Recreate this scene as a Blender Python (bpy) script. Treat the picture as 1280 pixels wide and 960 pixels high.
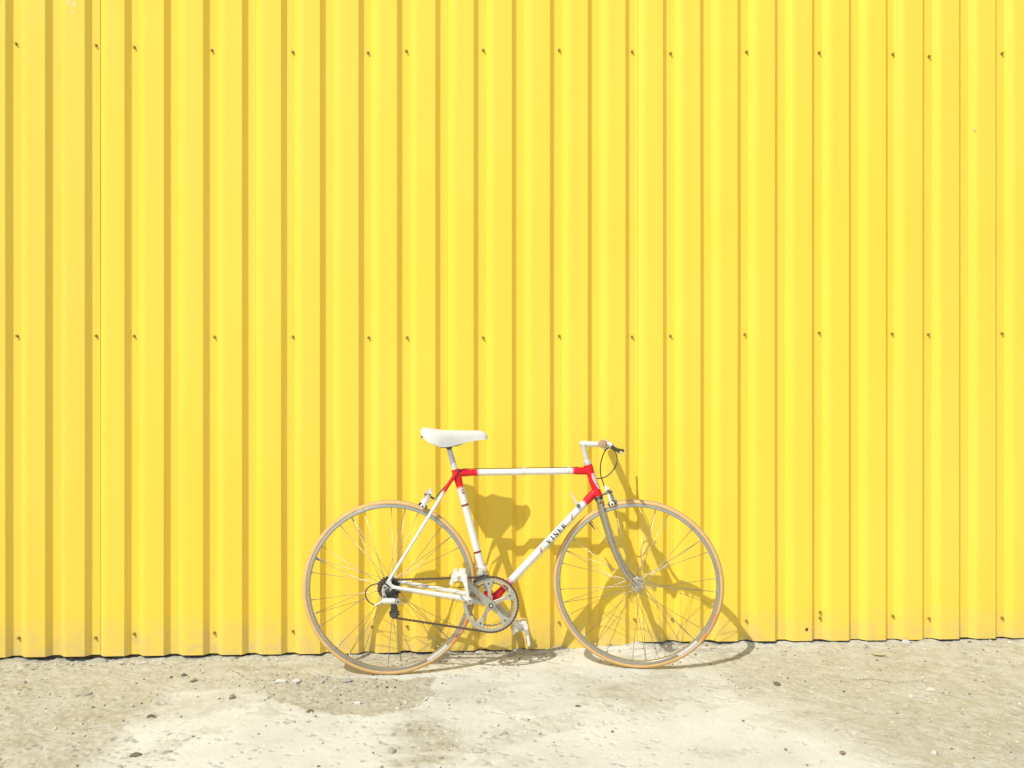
import bpy, bmesh, math, random
import numpy as np
from mathutils import Vector, Matrix

for o in list(bpy.data.objects):
    bpy.data.objects.remove(o, do_unlink=True)
scene = bpy.context.scene
COL = scene.collection
R = math.radians

# ------------------------------------------------------------------ camera
YAW, CAM_D, CAM_H = 2.2, 3.431, 1.107
cam = bpy.data.objects.new('camera', bpy.data.cameras.new('camera'))
COL.objects.link(cam)
scene.camera = cam
cam.location = (0, -CAM_D, CAM_H)
cam.rotation_euler = (R(90), 0, R(-YAW))
cam.data.sensor_width = 36
cam.data.lens = 36 * 1024 / 1280
cam.data.clip_start = 0.05
cam.data.clip_end = 2000

# ------------------------------------------------------------------ light
TO_SUN = Vector((-0.81, -1.0, 1.45)).normalized()
world = bpy.data.worlds.new('World')
scene.world = world
world.use_nodes = True
nt = world.node_tree
sky = nt.nodes.new('ShaderNodeTexSky')
sky.sky_type = 'NISHITA'
sky.sun_disc = False
sky.sun_elevation = math.asin(TO_SUN.z)
sky.sun_rotation = math.atan2(TO_SUN.x, TO_SUN.y)
nt.links.new(sky.outputs[0], nt.nodes['Background'].inputs[0])
nt.nodes['Background'].inputs[1].default_value = 0.135
sl = bpy.data.lights.new('sun', 'SUN')
sl.energy = 3.0
sl.angle = R(0.5)
sl.color = (1.0, 0.955, 0.86)
sun = bpy.data.objects.new('sun', sl)
COL.objects.link(sun)
sun.rotation_euler = TO_SUN.to_track_quat('Z', 'Y').to_euler()
sun.location = TO_SUN * 20
scene.view_settings.view_transform = 'Standard'
scene.view_settings.look = 'None'
scene.view_settings.gamma = 1
scene.view_settings.use_curve_mapping = False
scene.view_settings.exposure = 0.39

rng = random.Random(7)

# ------------------------------------------------------------------ materials
def new_mat(name, color=(0.8, 0.8, 0.8), rough=0.5, metal=0.0, spec=0.5, coat=0.0):
    m = bpy.data.materials.new(name)
    m.use_nodes = True
    b = m.node_tree.nodes['Principled BSDF']
    b.inputs['Base Color'].default_value = (*color, 1)
    b.inputs['Roughness'].default_value = rough
    b.inputs['Metallic'].default_value = metal
    b.inputs['Specular IOR Level'].default_value = spec
    b.inputs['Coat Weight'].default_value = coat
    b.inputs['Coat Roughness'].default_value = 0.08
    return m, m.node_tree, b

def node(t, kind, **kw):
    n = t.nodes.new(kind)
    for k, v in kw.items():
        if k in n.inputs:
            n.inputs[k].default_value = v
        else:
            setattr(n, k, v)
    return n

def noise(t, scale, detail=4, rough=0.55, vec=None):
    n = node(t, 'ShaderNodeTexNoise', Scale=scale, Detail=detail, Roughness=rough)
    if vec is not None:
        t.links.new(vec, n.inputs['Vector'])
    return n.outputs['Fac']

def obj_coord(t):
    return t.nodes.new('ShaderNodeTexCoord').outputs['Object']

def ramp(t, fac, a, b, ca=(0, 0, 0), cb=(1, 1, 1)):
    r = t.nodes.new('ShaderNodeValToRGB')
    r.color_ramp.elements[0].position = a
    r.color_ramp.elements[1].position = b
    r.color_ramp.elements[0].color = (*ca, 1)
    r.color_ramp.elements[1].color = (*cb, 1)
    t.links.new(fac, r.inputs[0])
    return r.outputs[0]

def mix(t, fac, a, b, mode='MIX'):
    m = t.nodes.new('ShaderNodeMix')
    m.data_type = 'RGBA'
    m.blend_type = mode
    for s, v in ((0, fac), (6, a), (7, b)):
        if isinstance(v, (int, float)):
            m.inputs[s].default_value = v
        elif isinstance(v, tuple):
            m.inputs[s].default_value = (*v, 1)
        else:
            t.links.new(v, m.inputs[s])
    return m.outputs[2]

def attr(t, name):
    a = t.nodes.new('ShaderNodeAttribute')
    a.attribute_name = name
    return a.outputs['Fac']

def bump(t, b, height, strength, dist):
    n = node(t, 'ShaderNodeBump', Strength=strength, Distance=dist)
    t.links.new(height, n.inputs['Height'])
    t.links.new(n.outputs[0], b.inputs['Normal'])

def grimy(name, color, rough, metal=0.0, dirt=(0.25, 0.19, 0.11), amount=0.25, scale=60, **kw):
    """paint or metal with small patches of grime"""
    m, t, b = new_mat(name, color, rough, metal, **kw)
    oc = obj_coord(t)
    f = ramp(t, noise(t, scale, 5, 0.6, oc), 0.52, 0.72, (0, 0, 0), (amount,) * 3)
    t.links.new(mix(t, f, color, dirt), b.inputs['Base Color'])
    r = ramp(t, noise(t, scale * 0.5, 3, 0.5, oc), 0.3, 0.7, (rough * 0.75,) * 3, (min(1, rough * 1.35),) * 3)
    t.links.new(r, b.inputs['Roughness'])
    return m

M = {}
# enamelled yellow sheet
m, t, b = new_mat('yellow_enamel', (0.90, 0.57, 0.05), 0.40, spec=0.16)
oc = obj_coord(t)
base = mix(t, ramp(t, noise(t, 0.9, 3, 0.5, oc), 0.3, 0.7), (0.838, 0.570, 0.056), (0.856, 0.598, 0.072))
mp = node(t, 'ShaderNodeMapping')
mp.inputs['Scale'].default_value = (18, 18, 1.1)
t.links.new(oc, mp.inputs[0])
streak = ramp(t, noise(t, 1.0, 5, 0.6, mp.outputs[0]), 0.54, 0.8, (0, 0, 0), (0.42,) * 3)
base = mix(t, streak, base, (0.80, 0.52, 0.085))
mp2 = node(t, 'ShaderNodeMapping')
mp2.inputs['Scale'].default_value = (70, 70, 4.5)
t.links.new(oc, mp2.inputs[0])
scuff = ramp(t, noise(t, 1.0, 4, 0.6, mp2.outputs[0]), 0.69, 0.76, (0, 0, 0), (0.45,) * 3)
base = mix(t, scuff, base, (0.62, 0.43, 0.075))
tone = attr(t, 'tone')
base = mix(t, tone, base, (0.52, 0.44, 0.095))
sx = t.nodes.new('ShaderNodeSeparateXYZ')
t.links.new(oc, sx.inputs[0])
low = node(t, 'ShaderNodeMapRange')
low.inputs[1].default_value, low.inputs[2].default_value = 0.17, 0.0
t.links.new(sx.outputs[2], low.inputs[0])
splash = node(t, 'ShaderNodeMath', operation='MULTIPLY')
t.links.new(low.outputs[0], splash.inputs[0])
t.links.new(ramp(t, noise(t, 16, 6, 0.65, oc), 0.30, 0.66, (0, 0, 0), (0.95,) * 3), splash.inputs[1])
base = mix(t, splash.outputs[0], base, (0.58, 0.44, 0.17))
speck = ramp(t, noise(t, 85, 2, 0.5, oc), 0.73, 0.77, (0, 0, 0), (0.55,) * 3)
speck2 = node(t, 'ShaderNodeMath', operation='MULTIPLY')
t.links.new(speck, speck2.inputs[0])
lo2 = node(t, 'ShaderNodeMapRange')
lo2.inputs[1].default_value, lo2.inputs[2].default_value = 0.9, 0.0
lo2.inputs[3].default_value = 0.12
t.links.new(sx.outputs[2], lo2.inputs[0])
t.links.new(lo2.outputs[0], speck2.inputs[1])
base = mix(t, speck2.outputs[0], base, (0.30, 0.19, 0.06))
t.links.new(base, b.inputs['Base Color'])
t.links.new(ramp(t, noise(t, 4, 4, 0.6, oc), 0.3, 0.7, (0.32,) * 3, (0.46,) * 3), b.inputs['Roughness'])
bump(t, b, noise(t, 260, 2, 0.5, oc), 0.03, 0.002)
M['yellow'] = m
m, t, b = new_mat('white_chalk_smear', (0.76, 0.56, 0.30), 0.9)
M['chalk'] = m

# concrete with dirt
m, t, b = new_mat('old_concrete', (0.5, 0.47, 0.38), 0.92, spec=0.25)
oc = obj_coord(t)
conc = mix(t, ramp(t, noise(t, 3.1, 6, 0.62, oc), 0.32, 0.68), (0.548, 0.543, 0.462), (0.668, 0.668, 0.588))
conc = mix(t, ramp(t, noise(t, 75, 4, 0.7, oc), 0.56, 0.80, (0, 0, 0), (0.45,) * 3), conc, (0.40, 0.385, 0.30))
dirt = mix(t, ramp(t, noise(t, 22, 6, 0.7, oc), 0.3, 0.7), (0.376, 0.348, 0.252), (0.507, 0.478, 0.360))
dirt = mix(t, ramp(t, noise(t, 160, 3, 0.7, oc), 0.5, 0.7, (0, 0, 0), (0.5,) * 3), dirt, (0.26, 0.23, 0.15))
dirt = mix(t, ramp(t, noise(t, 120, 3, 0.7, oc), 0.6, 0.75, (0, 0, 0), (0.55,) * 3), dirt, (0.60, 0.57, 0.48))
col = mix(t, attr(t, 'dirt'), conc, dirt)
col = mix(t, attr(t, 'pit'), col, (0.20, 0.165, 0.11))
vor = node(t, 'ShaderNodeTexVoronoi', Scale=95.0)
t.links.new(oc, vor.inputs['Vector'])
col = mix(t, ramp(t, vor.outputs['Distance'], 0.10, 0.17, (0.42,) * 3, (0, 0, 0)), col, (0.30, 0.26, 0.19))
t.links.new(col, b.inputs['Base Color'])
hsum = node(t, 'ShaderNodeMath', operation='ADD')
t.links.new(noise(t, 140, 5, 0.7, oc), hsum.inputs[0])
t.links.new(noise(t, 420, 3, 0.6, oc), hsum.inputs[1])
bump(t, b, hsum.outputs[0], 0.55, 0.004)
M['concrete'] = m

def stone_mat(name, c1, c2):
    m, t, b = new_mat(name, c1, 0.95, spec=0.2)
    oc = obj_coord(t)
    t.links.new(mix(t, ramp(t, noise(t, 130, 4, 0.7, oc), 0.3, 0.7), c1, c2), b.inputs['Base Color'])
    bump(t, b, noise(t, 300, 4, 0.6, oc), 0.5, 0.002)
    return m
M['stone_pale'] = stone_mat('pale_stone', (0.50, 0.47, 0.38), (0.64, 0.61, 0.53))
M['stone_grey'] = stone_mat('grey_stone', (0.30, 0.28, 0.22), (0.42, 0.39, 0.31))
M['stone_dark'] = stone_mat('dark_stone', (0.115, 0.095, 0.065), (0.215, 0.18, 0.12))
M['stone_brown'] = stone_mat('brown_stone', (0.24, 0.165, 0.105), (0.36, 0.27, 0.18))
M['leaf_dry'] = stone_mat('dry_leaf', (0.46, 0.38, 0.22), (0.58, 0.50, 0.32))

# bicycle paints and metals
def frame_paint():
    m, t, b = new_mat('white_and_red_enamel', (0.82, 0.8, 0.74), 0.28, spec=0.4, coat=0.2)
    oc = obj_coord(t)
    white = mix(t, ramp(t, noise(t, 55, 5, 0.6, oc), 0.55, 0.75, (0, 0, 0), (0.30,) * 3), (0.72, 0.695, 0.62), (0.42, 0.30, 0.19))
    n = node(t, 'ShaderNodeMath', operation='MULTIPLY_ADD')
    t.links.new(noise(t, 40, 3, 0.6, oc), n.inputs[0])
    n.inputs[1].default_value = 0.35
    t.links.new(attr(t, 'red'), n.inputs[2])
    f = ramp(t, n.outputs[0], 0.30, 0.85)
    t.links.new(mix(t, f, white, (0.66, 0.003, 0.012)), b.inputs['Base Color'])
    return m
M['paint'] = frame_paint()
M['white'] = grimy('white_leather', (0.63, 0.605, 0.53), 0.5, dirt=(0.42, 0.35, 0.24), amount=0.35, scale=22)
M['chrome'] = grimy('chrome', (0.54, 0.465, 0.345), 0.07, 1.0, amount=0.35, scale=90)
M['alloy'] = grimy('brushed_alloy', (0.50, 0.465, 0.375), 0.32, 0.60, dirt=(0.3, 0.25, 0.18), amount=0.4, scale=70)
M['alloy_bright'] = grimy('polished_alloy', (0.68, 0.65, 0.57), 0.34, 0.35, dirt=(0.35, 0.28, 0.2), amount=0.4, scale=70)
M['rim'] = grimy('grey_anodised_rim', (0.45, 0.425, 0.35), 0.24, 0.75, dirt=(0.32, 0.26, 0.18), amount=0.4, scale=40)
M['spoke'] = new_mat('steel_spoke', (0.42, 0.385, 0.32), 0.34, 0.9)[0]
M['steel_dark'] = grimy('oily_steel', (0.105, 0.098, 0.085), 0.42, 0.6, dirt=(0.045, 0.037, 0.028), amount=0.7, scale=120)
M['pedal'] = grimy('pale_pedal_alloy', (0.74, 0.71, 0.63), 0.4, 0.2, dirt=(0.4, 0.33, 0.24), amount=0.35, scale=60)
M['alloy_dark'] = grimy('tarnished_alloy', (0.30, 0.27, 0.21), 0.4, 0.7, dirt=(0.12, 0.09, 0.06), amount=0.6, scale=90)
M['rust'] = grimy('rusty_chain_steel', (0.125, 0.078, 0.048), 0.6, 0.35, dirt=(0.06, 0.035, 0.02), amount=0.7, scale=200)
M['black'] = grimy('black_plastic', (0.03, 0.027, 0.025), 0.42, dirt=(0.12, 0.09, 0.06), amount=0.4)
M['cable'] = new_mat('black_cable_housing', (0.045, 0.035, 0.028), 0.45)[0]
M['ink'] = new_mat('black_transfer', (0.03, 0.024, 0.02), 0.4)[0]
M['band'] = new_mat('dark_red_transfer', (0.24, 0.03, 0.02), 0.4)[0]
M['rose'] = new_mat('pink_brown_transfer', (0.46, 0.16, 0.11), 0.4)[0]
M['pink'] = grimy('faded_pink_transfer', (0.74, 0.50, 0.43), 0.35, dirt=(0.62, 0.08, 0.06), amount=0.8, scale=45)
M['gold'] = new_mat('gold_transfer', (0.75, 0.55, 0.16), 0.4)[0]
M['orange'] = new_mat('orange_label', (0.72, 0.22, 0.05), 0.6)[0]
M['label_white'] = new_mat('white_label', (0.60, 0.58, 0.52), 0.5)[0]
M['label_red'] = new_mat('red_label', (0.55, 0.10, 0.04), 0.6)[0]
M['cork'] = grimy('brown_cork_grip', (0.40, 0.27, 0.15), 0.8, dirt=(0.2, 0.13, 0.07), amount=0.6, scale=150)
m, t, b = new_mat('tan_tyre', (0.62, 0.36, 0.13), 0.75, spec=0.3)
oc = obj_coord(t)
wall_c = mix(t, ramp(t, noise(t, 30, 5, 0.6, oc), 0.3, 0.72), (0.67, 0.42, 0.16), (0.57, 0.355, 0.145))
t.links.new(mix(t, attr(t, 'tread_and_recess'), wall_c, (0.30, 0.215, 0.12)), b.inputs['Base Color'])
M['tyre'] = m
M['light_block'] = grimy('dark_light_block', (0.09, 0.06, 0.035), 0.9, amount=0.5)  # dark colour for the added light blocks behind the sheets
M['screw'] = grimy('yellow_screw_head', (0.33, 0.235, 0.035), 0.5, 0.2, dirt=(0.10, 0.06, 0.02), amount=0.9, scale=260)
M['washer'] = new_mat('rubber_washer', (0.07, 0.055, 0.03), 0.8)[0]

# ------------------------------------------------------------------ mesh builder
class MB:
    def __init__(self):
        self.v, self.f, self.a = [], [], []
    def add(self, verts, faces, a=0.0):
        o = len(self.v)
        self.v += [tuple(p) for p in verts]
        self.f += [tuple(i + o for i in q) for q in faces]
        self.a += list(a) if isinstance(a, (list, tuple)) else [a] * len(verts)
    def rings(self, rings, closed=False, caps=True, a=None):
        n = len(rings[0]); vs = [p for r in rings for p in r]; fs = []
        k = len(rings)
        for i in range(k if closed else k - 1):
            for j in range(n):
                p, q = i * n, ((i + 1) % k) * n
                fs.append((p + j, p + (j + 1) % n, q + (j + 1) % n, q + j))
        if caps and not closed:
            fs.append(tuple(range(n))[::-1]); fs.append(tuple(range((k - 1) * n, k * n)))
        self.add(vs, fs, a if a is not None else 0.0)
    def tube(self, path, rad, seg=10, caps=True, att=None, ref=(0, 1, 0)):
        """path of points; rad: number, or list of numbers / (across, along ref) pairs"""
        P = [Vector(p) for p in path]; n = len(P)
        rads = rad if isinstance(rad, list) else [rad] * n
        rings, aa = [], []
        u = Vector(ref)
        for i, p in enumerate(P):
            t = (P[min(i + 1, n - 1)] - P[max(i - 1, 0)]).normalized()
            w = u - t * u.dot(t)
            if w.length < 1e-3:
                w = Vector((1, 0, 0)) - t * t.x
                if w.length < 1e-3: w = Vector((0, 0, 1))
            w.normalize(); s = t.cross(w)
            if ref == 'free': u = w
            r = rads[i]; ra, rb = r if isinstance(r, tuple) else (r, r)
            rings.append([p + s * (ra * math.cos(2 * math.pi * j / seg)) + w * (rb * math.sin(2 * math.pi * j / seg)) for j in range(seg)])
            aa += [att(i / (n - 1), p) if att else 0.0] * seg
        self.rings(rings, caps=caps, a=aa)
    def box(self, c, size, rot=None):
        sx, sy, sz = [s / 2 for s in size]
        vs = [Vector((x, y, z)) for x in (-sx, sx) for y in (-sy, sy) for z in (-sz, sz)]
        if rot is not None: vs = [rot @ p for p in vs]
        self.add([p + Vector(c) for p in vs], [(0, 1, 3, 2), (4, 6, 7, 5), (0, 4, 5, 1), (2, 3, 7, 6), (0, 2, 6, 4), (1, 5, 7, 3)])
    def revolve(self, prof, c=(0, 0, 0), seg=24, closed=True, att=None, arc=None):
        """prof: (radius, y) pairs turned about the y axis through c"""
        rings, aa = [], []
        a0, a1 = arc if arc else (0, 2 * math.pi)
        k = seg if not arc else seg + 1
        for i in range(k):
            a = a0 + (a1 - a0) * i / seg
            rings.append([Vector((c[0] + r * math.cos(a), c[1] + y, c[2] + r * math.sin(a))) for r, y in prof])
            aa += [att(r, y) if att else 0.0 for r, y in prof]
        self.rings(rings, closed=not arc, caps=bool(arc), a=aa)
    def gear(self, c, teeth, r_root, r_tip, r_in, y0, y1, phase=0.0):
        n = teeth * 4; prof = []
        for i in range(n):
            a = 2 * math.pi * (i + 0.5) / n + phase
            prof.append((a, r_tip if i % 4 in (1, 2) else r_root))
        A = []
        for y in (y0, y1):
            A.append([Vector((c[0] + r * math.cos(a), c[1] + y, c[2] + r * math.sin(a))) for a, r in prof])
            A.append([Vector((c[0] + r_in * math.cos(a), c[1] + y, c[2] + r_in * math.sin(a))) for a, r in prof])
        order = [A[0], A[2], A[3], A[1]]
        vs = [p for r in order for p in r]; fs = []
        for k in range(4):
            for j in range(n):
                p, q = k * n, ((k + 1) % 4) * n
                fs.append((p + j, p + (j + 1) % n, q + (j + 1) % n, q + j))
        self.add(vs, fs)
    def plate(self, outline, y0, y1, mtx=None):
        """extrude an outline of (x, z) between two y"""
        n = len(outline)
        vs = [Vector((x, y, z)) for y in (y0, y1) for x, z in outline]
        fs = [tuple(range(n)), tuple(range(n, 2 * n))[::-1]] + [(j, j + n, (j + 1) % n + n, (j + 1) % n) for j in range(n)]
        self.add(vs, fs)
    def build(self, name, mat, parent=None, smooth=True, attname=None, mtx=None, bevel=0.0, sub=0, sharp=35):
        vs = self.v if mtx is None else [tuple(mtx @ Vector(p)) for p in self.v]
        me = bpy.data.meshes.new(name)
        me.from_pydata(vs, [], self.f)
        bm = bmesh.new(); bm.from_mesh(me)
        bmesh.ops.recalc_face_normals(bm, faces=bm.faces)
        bm.to_mesh(me); bm.free()
        if attname:
            at = me.attributes.new(attname, 'FLOAT', 'POINT')
            at.data.foreach_set('value', self.a)
        me.materials.append(mat)
        o = bpy.data.objects.new(name, me)
        COL.objects.link(o)
        if parent: o.parent = parent
        if smooth:
            me.polygons.foreach_set('use_smooth', [True] * len(me.polygons))
            if sharp: me.set_sharp_from_angle(angle=R(sharp))
        if bevel:
            bv = o.modifiers.new('bevel', 'BEVEL'); bv.width = bevel; bv.segments = 2; bv.limit_method = 'ANGLE'
        if sub:
            s = o.modifiers.new('sub', 'SUBSURF'); s.levels = sub; s.render_levels = sub
        return o

def empty(name, loc=(0, 0, 0), parent=None):
    o = bpy.data.objects.new(name, None)
    o.empty_display_size = 0.1
    COL.objects.link(o)
    o.location = loc
    if parent: o.parent = parent
    return o

def tag(o, label=None, cat=None, group=None, kind=None):
    if label: o['label'] = label
    if cat: o['category'] = cat
    if group: o['group'] = group
    if kind: o['kind'] = kind
    return o

def smooth_path(pts, n=24):
    """Catmull-Rom through the points"""
    P = [Vector(p) for p in pts]
    P = [P[0] * 2 - P[1]] + P + [P[-1] * 2 - P[-2]]
    out = []
    m = len(P) - 3
    for k in range(n + 1):
        s = k / n * m; i = min(int(s), m - 1); t = s - i
        a, b, c, d = P[i:i + 4]
        out.append(0.5 * ((2 * b) + (c - a) * t + (2 * a - 5 * b + 4 * c - d) * t * t + (3 * b - a - 3 * c + d) * t ** 3))
    return out

# numpy value noise
def vnoise(x, y, seed):
    xi, yi = np.floor(x).astype(np.int64), np.floor(y).astype(np.int64)
    fx, fy = x - xi, y - yi
    fx, fy = fx * fx * (3 - 2 * fx), fy * fy * (3 - 2 * fy)
    def h(a, b):
        v = (a * 374761393 + b * 668265263 + seed * 1442695041) & 0xffffffff
        v = ((v ^ (v >> 13)) * 1274126177) & 0xffffffff
        return ((v ^ (v >> 16)) & 0xffff) / 65535.0
    return (h(xi, yi) * (1 - fx) + h(xi + 1, yi) * fx) * (1 - fy) + (h(xi, yi + 1) * (1 - fx) + h(xi + 1, yi + 1) * fx) * fy

def fbm(x, y, seed, octs=4, gain=0.5):
    s, a, tot = 0, 1.0, 0
    for k in range(octs):
        s = s + a * vnoise(x * 2 ** k, y * 2 ** k, seed + k * 17); tot += a; a *= gain
    return s / tot

def sstep(a, b, x):
    t = np.clip((x - a) / (b - a), 0, 1)
    return t * t * (3 - 2 * t)

# ------------------------------------------------------------------ ground
WALL_X = [-6, -2.0, -1.6, -1.1, -0.5, -0.3, 0.1, 0.45, 0.60, 0.66, 0.9, 1.7, 2.3, 6]
WALL_G = [-.030, -.024, -.030, -.024, -.022, -.021, -.008, -.003, .004, .012, .007, .007, .010, .012]

def poly_dist(px, py, poly):
    """signed distance, negative inside"""
    d = np.full(px.shape, 1e9); inside = np.zeros(px.shape, bool)
    n = len(poly)
    for i in range(n):
        x0, y0 = poly[i]; x1, y1 = poly[(i + 1) % n]
        ex, ey = x1 - x0, y1 - y0
        t = np.clip(((px - x0) * ex + (py - y0) * ey) / (ex * ex + ey * ey), 0, 1)
        d = np.minimum(d, np.hypot(px - x0 - t * ex, py - y0 - t * ey))
        c = ((y0 > py) != (y1 > py)) & (px < (x1 - x0) * (py - y0) / ((y1 - y0) if y1 != y0 else 1e-9) + x0)
        inside ^= c
    return np.where(inside, -d, d)

def ground_height(x, y, fine=True):
    base = 0.0068 * np.clip(x, -4, 4) - 0.0085
    near = np.interp(x, WALL_X, WALL_G)
    k = sstep(-0.24, -0.015, y)
    z = base * (1 - k) + near * k
    fade = sstep(3.6, 2.6, np.abs(x)) * sstep(-2.6, -1.8, y)
    z = z + fade * 0.010 * (fbm(x * 2.3, y * 2.3, 5, 3) - 0.5) * sstep(0.0, 0.5, np.abs(y + 0.265))
    z = z + fade * k * 0.016 * (fbm(x * 9, y * 9, 8, 4, 0.6) - 0.5)
    return z, fade

def axis(lo, hi, step, far, grow=1.45):
    a = list(np.arange(lo, hi + step * 0.5, step))
    s, left = step, []
    p = a[0]
    while p > -far:
        s *= grow; p -= s; left.append(p)
    s, p, right = step, a[-1], []
    while p < far:
        s *= grow; p += s; right.append(p)
    return np.array(left[::-1] + a + right)

DIRT = [  # outline, weight, softness
    ([(-2.6, -0.05), (-1.33, -0.10), (-1.12, -0.36), (-1.14, -0.44), (-1.13, -0.66), (-1.17, -0.84), (-1.19, -1.3), (-2.6, -1.5)], 0.82, 0.075),
    ([(-0.86, -0.20), (-0.55, -0.27), (-0.20, -0.29), (-0.16, -0.45), (-0.27, -0.60), (-0.35, -0.655), (-0.57, -0.635), (-0.70, -0.50)], 1.0, 0.014),
    ([(-0.30, -0.74), (-0.16, -0.69), (-0.04, -0.80), (-0.05, -0.93), (-0.20, -0.90)], 0.72, 0.05),
    ([(-0.28, -0.97), (-0.10, -0.95), (-0.06, -1.00), (-0.23, -1.03)], 0.75, 0.02),
    ([(0.80, -0.02), (3.2, 0.1), (3.2, -1.6), (1.30, -1.5), (1.12, -0.90), (1.02, -0.58), (0.86, -0.30)], 0.80, 0.14),
    ([(0.25, -0.30), (0.80, -0.32), (0.92, -0.50), (0.60, -0.60), (0.35, -0.52)], 0.55, 0.10),
    ([(-2.6, 0.2), (0.40, 0.2), (0.30, -0.06), (-0.25, -0.16), (-0.62, -0.30), (-0.76, -0.42), (-0.82, -0.385), (-1.02, -0.40), (-1.2, -0.42), (-2.6, -0.30)], 0.72, 0.035),
]

xs = axis(-2.75, 2.75, 0.0050, 400)
ys = axis(-1.55, 0.12, 0.0050, 400)
GX, GY = np.meshgrid(xs, ys)
GZ, FADE = ground_height(GX, GY)
wx = GX + 0.16 * (fbm(GX * 3.5, GY * 3.5, 21, 5, 0.6) - 0.5)
wy = GY + 0.16 * (fbm(GX * 3.5, GY * 3.5, 51, 5, 0.6) - 0.5)
dirt = np.zeros(GX.shape)
for poly, w, soft in DIRT:
    s = w * sstep(soft, -soft, poly_dist(wx, wy, poly))
    dirt = np.maximum(dirt, s)
rag = fbm(GX * 14, GY * 14, 77, 5, 0.65)
dirt = np.clip(dirt * (0.55 + 0.95 * rag) + 0.36 * sstep(0.57, 0.66, fbm(GX * 4.2, GY * 6.5, 33, 6, 0.68)), 0, 1)
out = (np.abs(GX) > 2.9) | (GY < -1.75)
dirt = np.where(out, 0.55, dirt)
# grain, lumps and small spalled pits in the surface
f1 = fbm(GX * 34, GY * 34, 3, 3, 0.6) - 0.5
f2 = fbm(GX * 75, GY * 75, 9, 2, 0.6) - 0.5
grain = (0.0016 + 0.0062 * dirt) * f1 + (0.0012 + 0.0052 * dirt) * f2
u = GX * 0.86 - GY * 0.5; v = GX * 0.5 + GY * 0.86
pit = sstep(0.73, 0.755, fbm(u * 36, v * 62, 61, 3, 0.55)) * sstep(0.42, 0.60, fbm(GX * 2.2, GY * 2.2, 90, 3))
pit = np.maximum(pit, sstep(0.755, 0.77, fbm(u * 18 + 3, v * 30, 161, 5, 0.65)))
flake = sstep(0.615, 0.63, fbm(u * 7 + 7, v * 13, 131, 5, 0.6)) * sstep(0.35, 0.55, dirt + 0.25)
GZ = GZ + FADE * (grain - 0.0055 * pit - 0.0028 * flake)
pit = np.clip(pit * 0.55, 0, 1) * FADE
ny, nx = GX.shape
co = np.stack([GX, GY, GZ], -1).reshape(-1, 3)
idx = np.arange(nx * ny).reshape(ny, nx)
quads = np.stack([idx[:-1, :-1], idx[:-1, 1:], idx[1:, 1:], idx[1:, :-1]], -1).reshape(-1, 4)
me = bpy.data.meshes.new('ground')
me.vertices.add(len(co)); me.vertices.foreach_set('co', co.ravel())
me.loops.add(quads.size); me.loops.foreach_set('vertex_index', quads.ravel().astype(np.int32))
me.polygons.add(len(quads))
me.polygons.foreach_set('loop_start', np.arange(0, quads.size, 4, dtype=np.int32))
me.update(calc_edges=True)
me.polygons.foreach_set('use_smooth', [True] * len(quads))
for nm, arr in (('dirt', dirt), ('pit', pit)):
    at = me.attributes.new(nm, 'FLOAT', 'POINT')
    at.data.foreach_set('value', arr.ravel().astype(np.float32))
me.materials.append(M['concrete'])
ground = bpy.data.objects.new('ground', me)
COL.objects.link(ground)
tag(ground, kind='structure')
ground['label'] = 'old pale concrete ground stained with patches of dirt'

def surf(x, y):
    i = int(np.clip(np.searchsorted(xs, x), 1, nx - 1)); j = int(np.clip(np.searchsorted(ys, y), 1, ny - 1))
    return float(GZ[j, i])
def dirt_at(x, y):
    i = int(np.clip(np.searchsorted(xs, x), 1, nx - 1)); j = int(np.clip(np.searchsorted(ys, y), 1, ny - 1))
    return float(dirt[j, i])

# ------------------------------------------------------------------ corrugated wall
PITCH, X0 = 0.1596, -1.943          # pitch of the ribs; right edge of rib number 0
DEPTH, W_DN, W_VAL, W_UP = 0.0232, 0.0188, 0.0310, 0.0255
W_CR = PITCH - W_DN - W_VAL - W_UP
TOP = 3.5
wall = empty('corrugated_wall', (0, 0, 0))
tag(wall, 'tall yellow corrugated metal wall with rows of screws behind the bicycle', 'wall', kind='thing')
SEAM0 = X0 + 2 * PITCH + W_DN + W_VAL
SHEET_W = 7 * PITCH
BOTTOM = {-1: (-.013, -.012), 0: (-.013, -.014), 1: (-.013, -.001), 2: (.019, .013), 3: (.014, .019)}

def sheet_profile():
    """one sheet from the foot of a rising face to the end of the valley seven ribs on: (x, depth) pairs"""
    pts = []
    c = 0.0012
    for k in range(7):
        x = k * PITCH
        corners = [(x, 1), (x + W_UP, 0), (x + W_UP + W_CR, 0), (x + W_UP + W_CR + W_DN, 1)]
        pts.append((corners[0][0] + (0 if k == 0 else c), DEPTH - (0 if k == 0 else 0)))
        pts.append((x + c * 1.2, DEPTH * (1 - c * 1.2 / W_UP)))
        pts.append((x + W_UP - c, DEPTH * c / W_UP)); pts.append((x + W_UP + c, 0))
        for q in (0.25, 0.5, 0.75):
            pts.append((x + W_UP + W_CR * q, 0))
        xr = x + W_UP + W_CR
        pts.append((xr - c, 0)); pts.append((xr + c, DEPTH * c / W_DN))
        pts.append((xr + W_DN - c, DEPTH * (1 - c / W_DN))); pts.append((xr + W_DN + c, DEPTH))
        if k == 6:
            pts.append((SHEET_W - 0.0045, DEPTH)); pts.append((SHEET_W + 0.0025, DEPTH - 0.0040))
    # keep x strictly rising
    out = [pts[0]]
    for p in pts[1:]:
        if p[0] > out[-1][0] + 1e-5: out.append(p)
    return out

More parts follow.
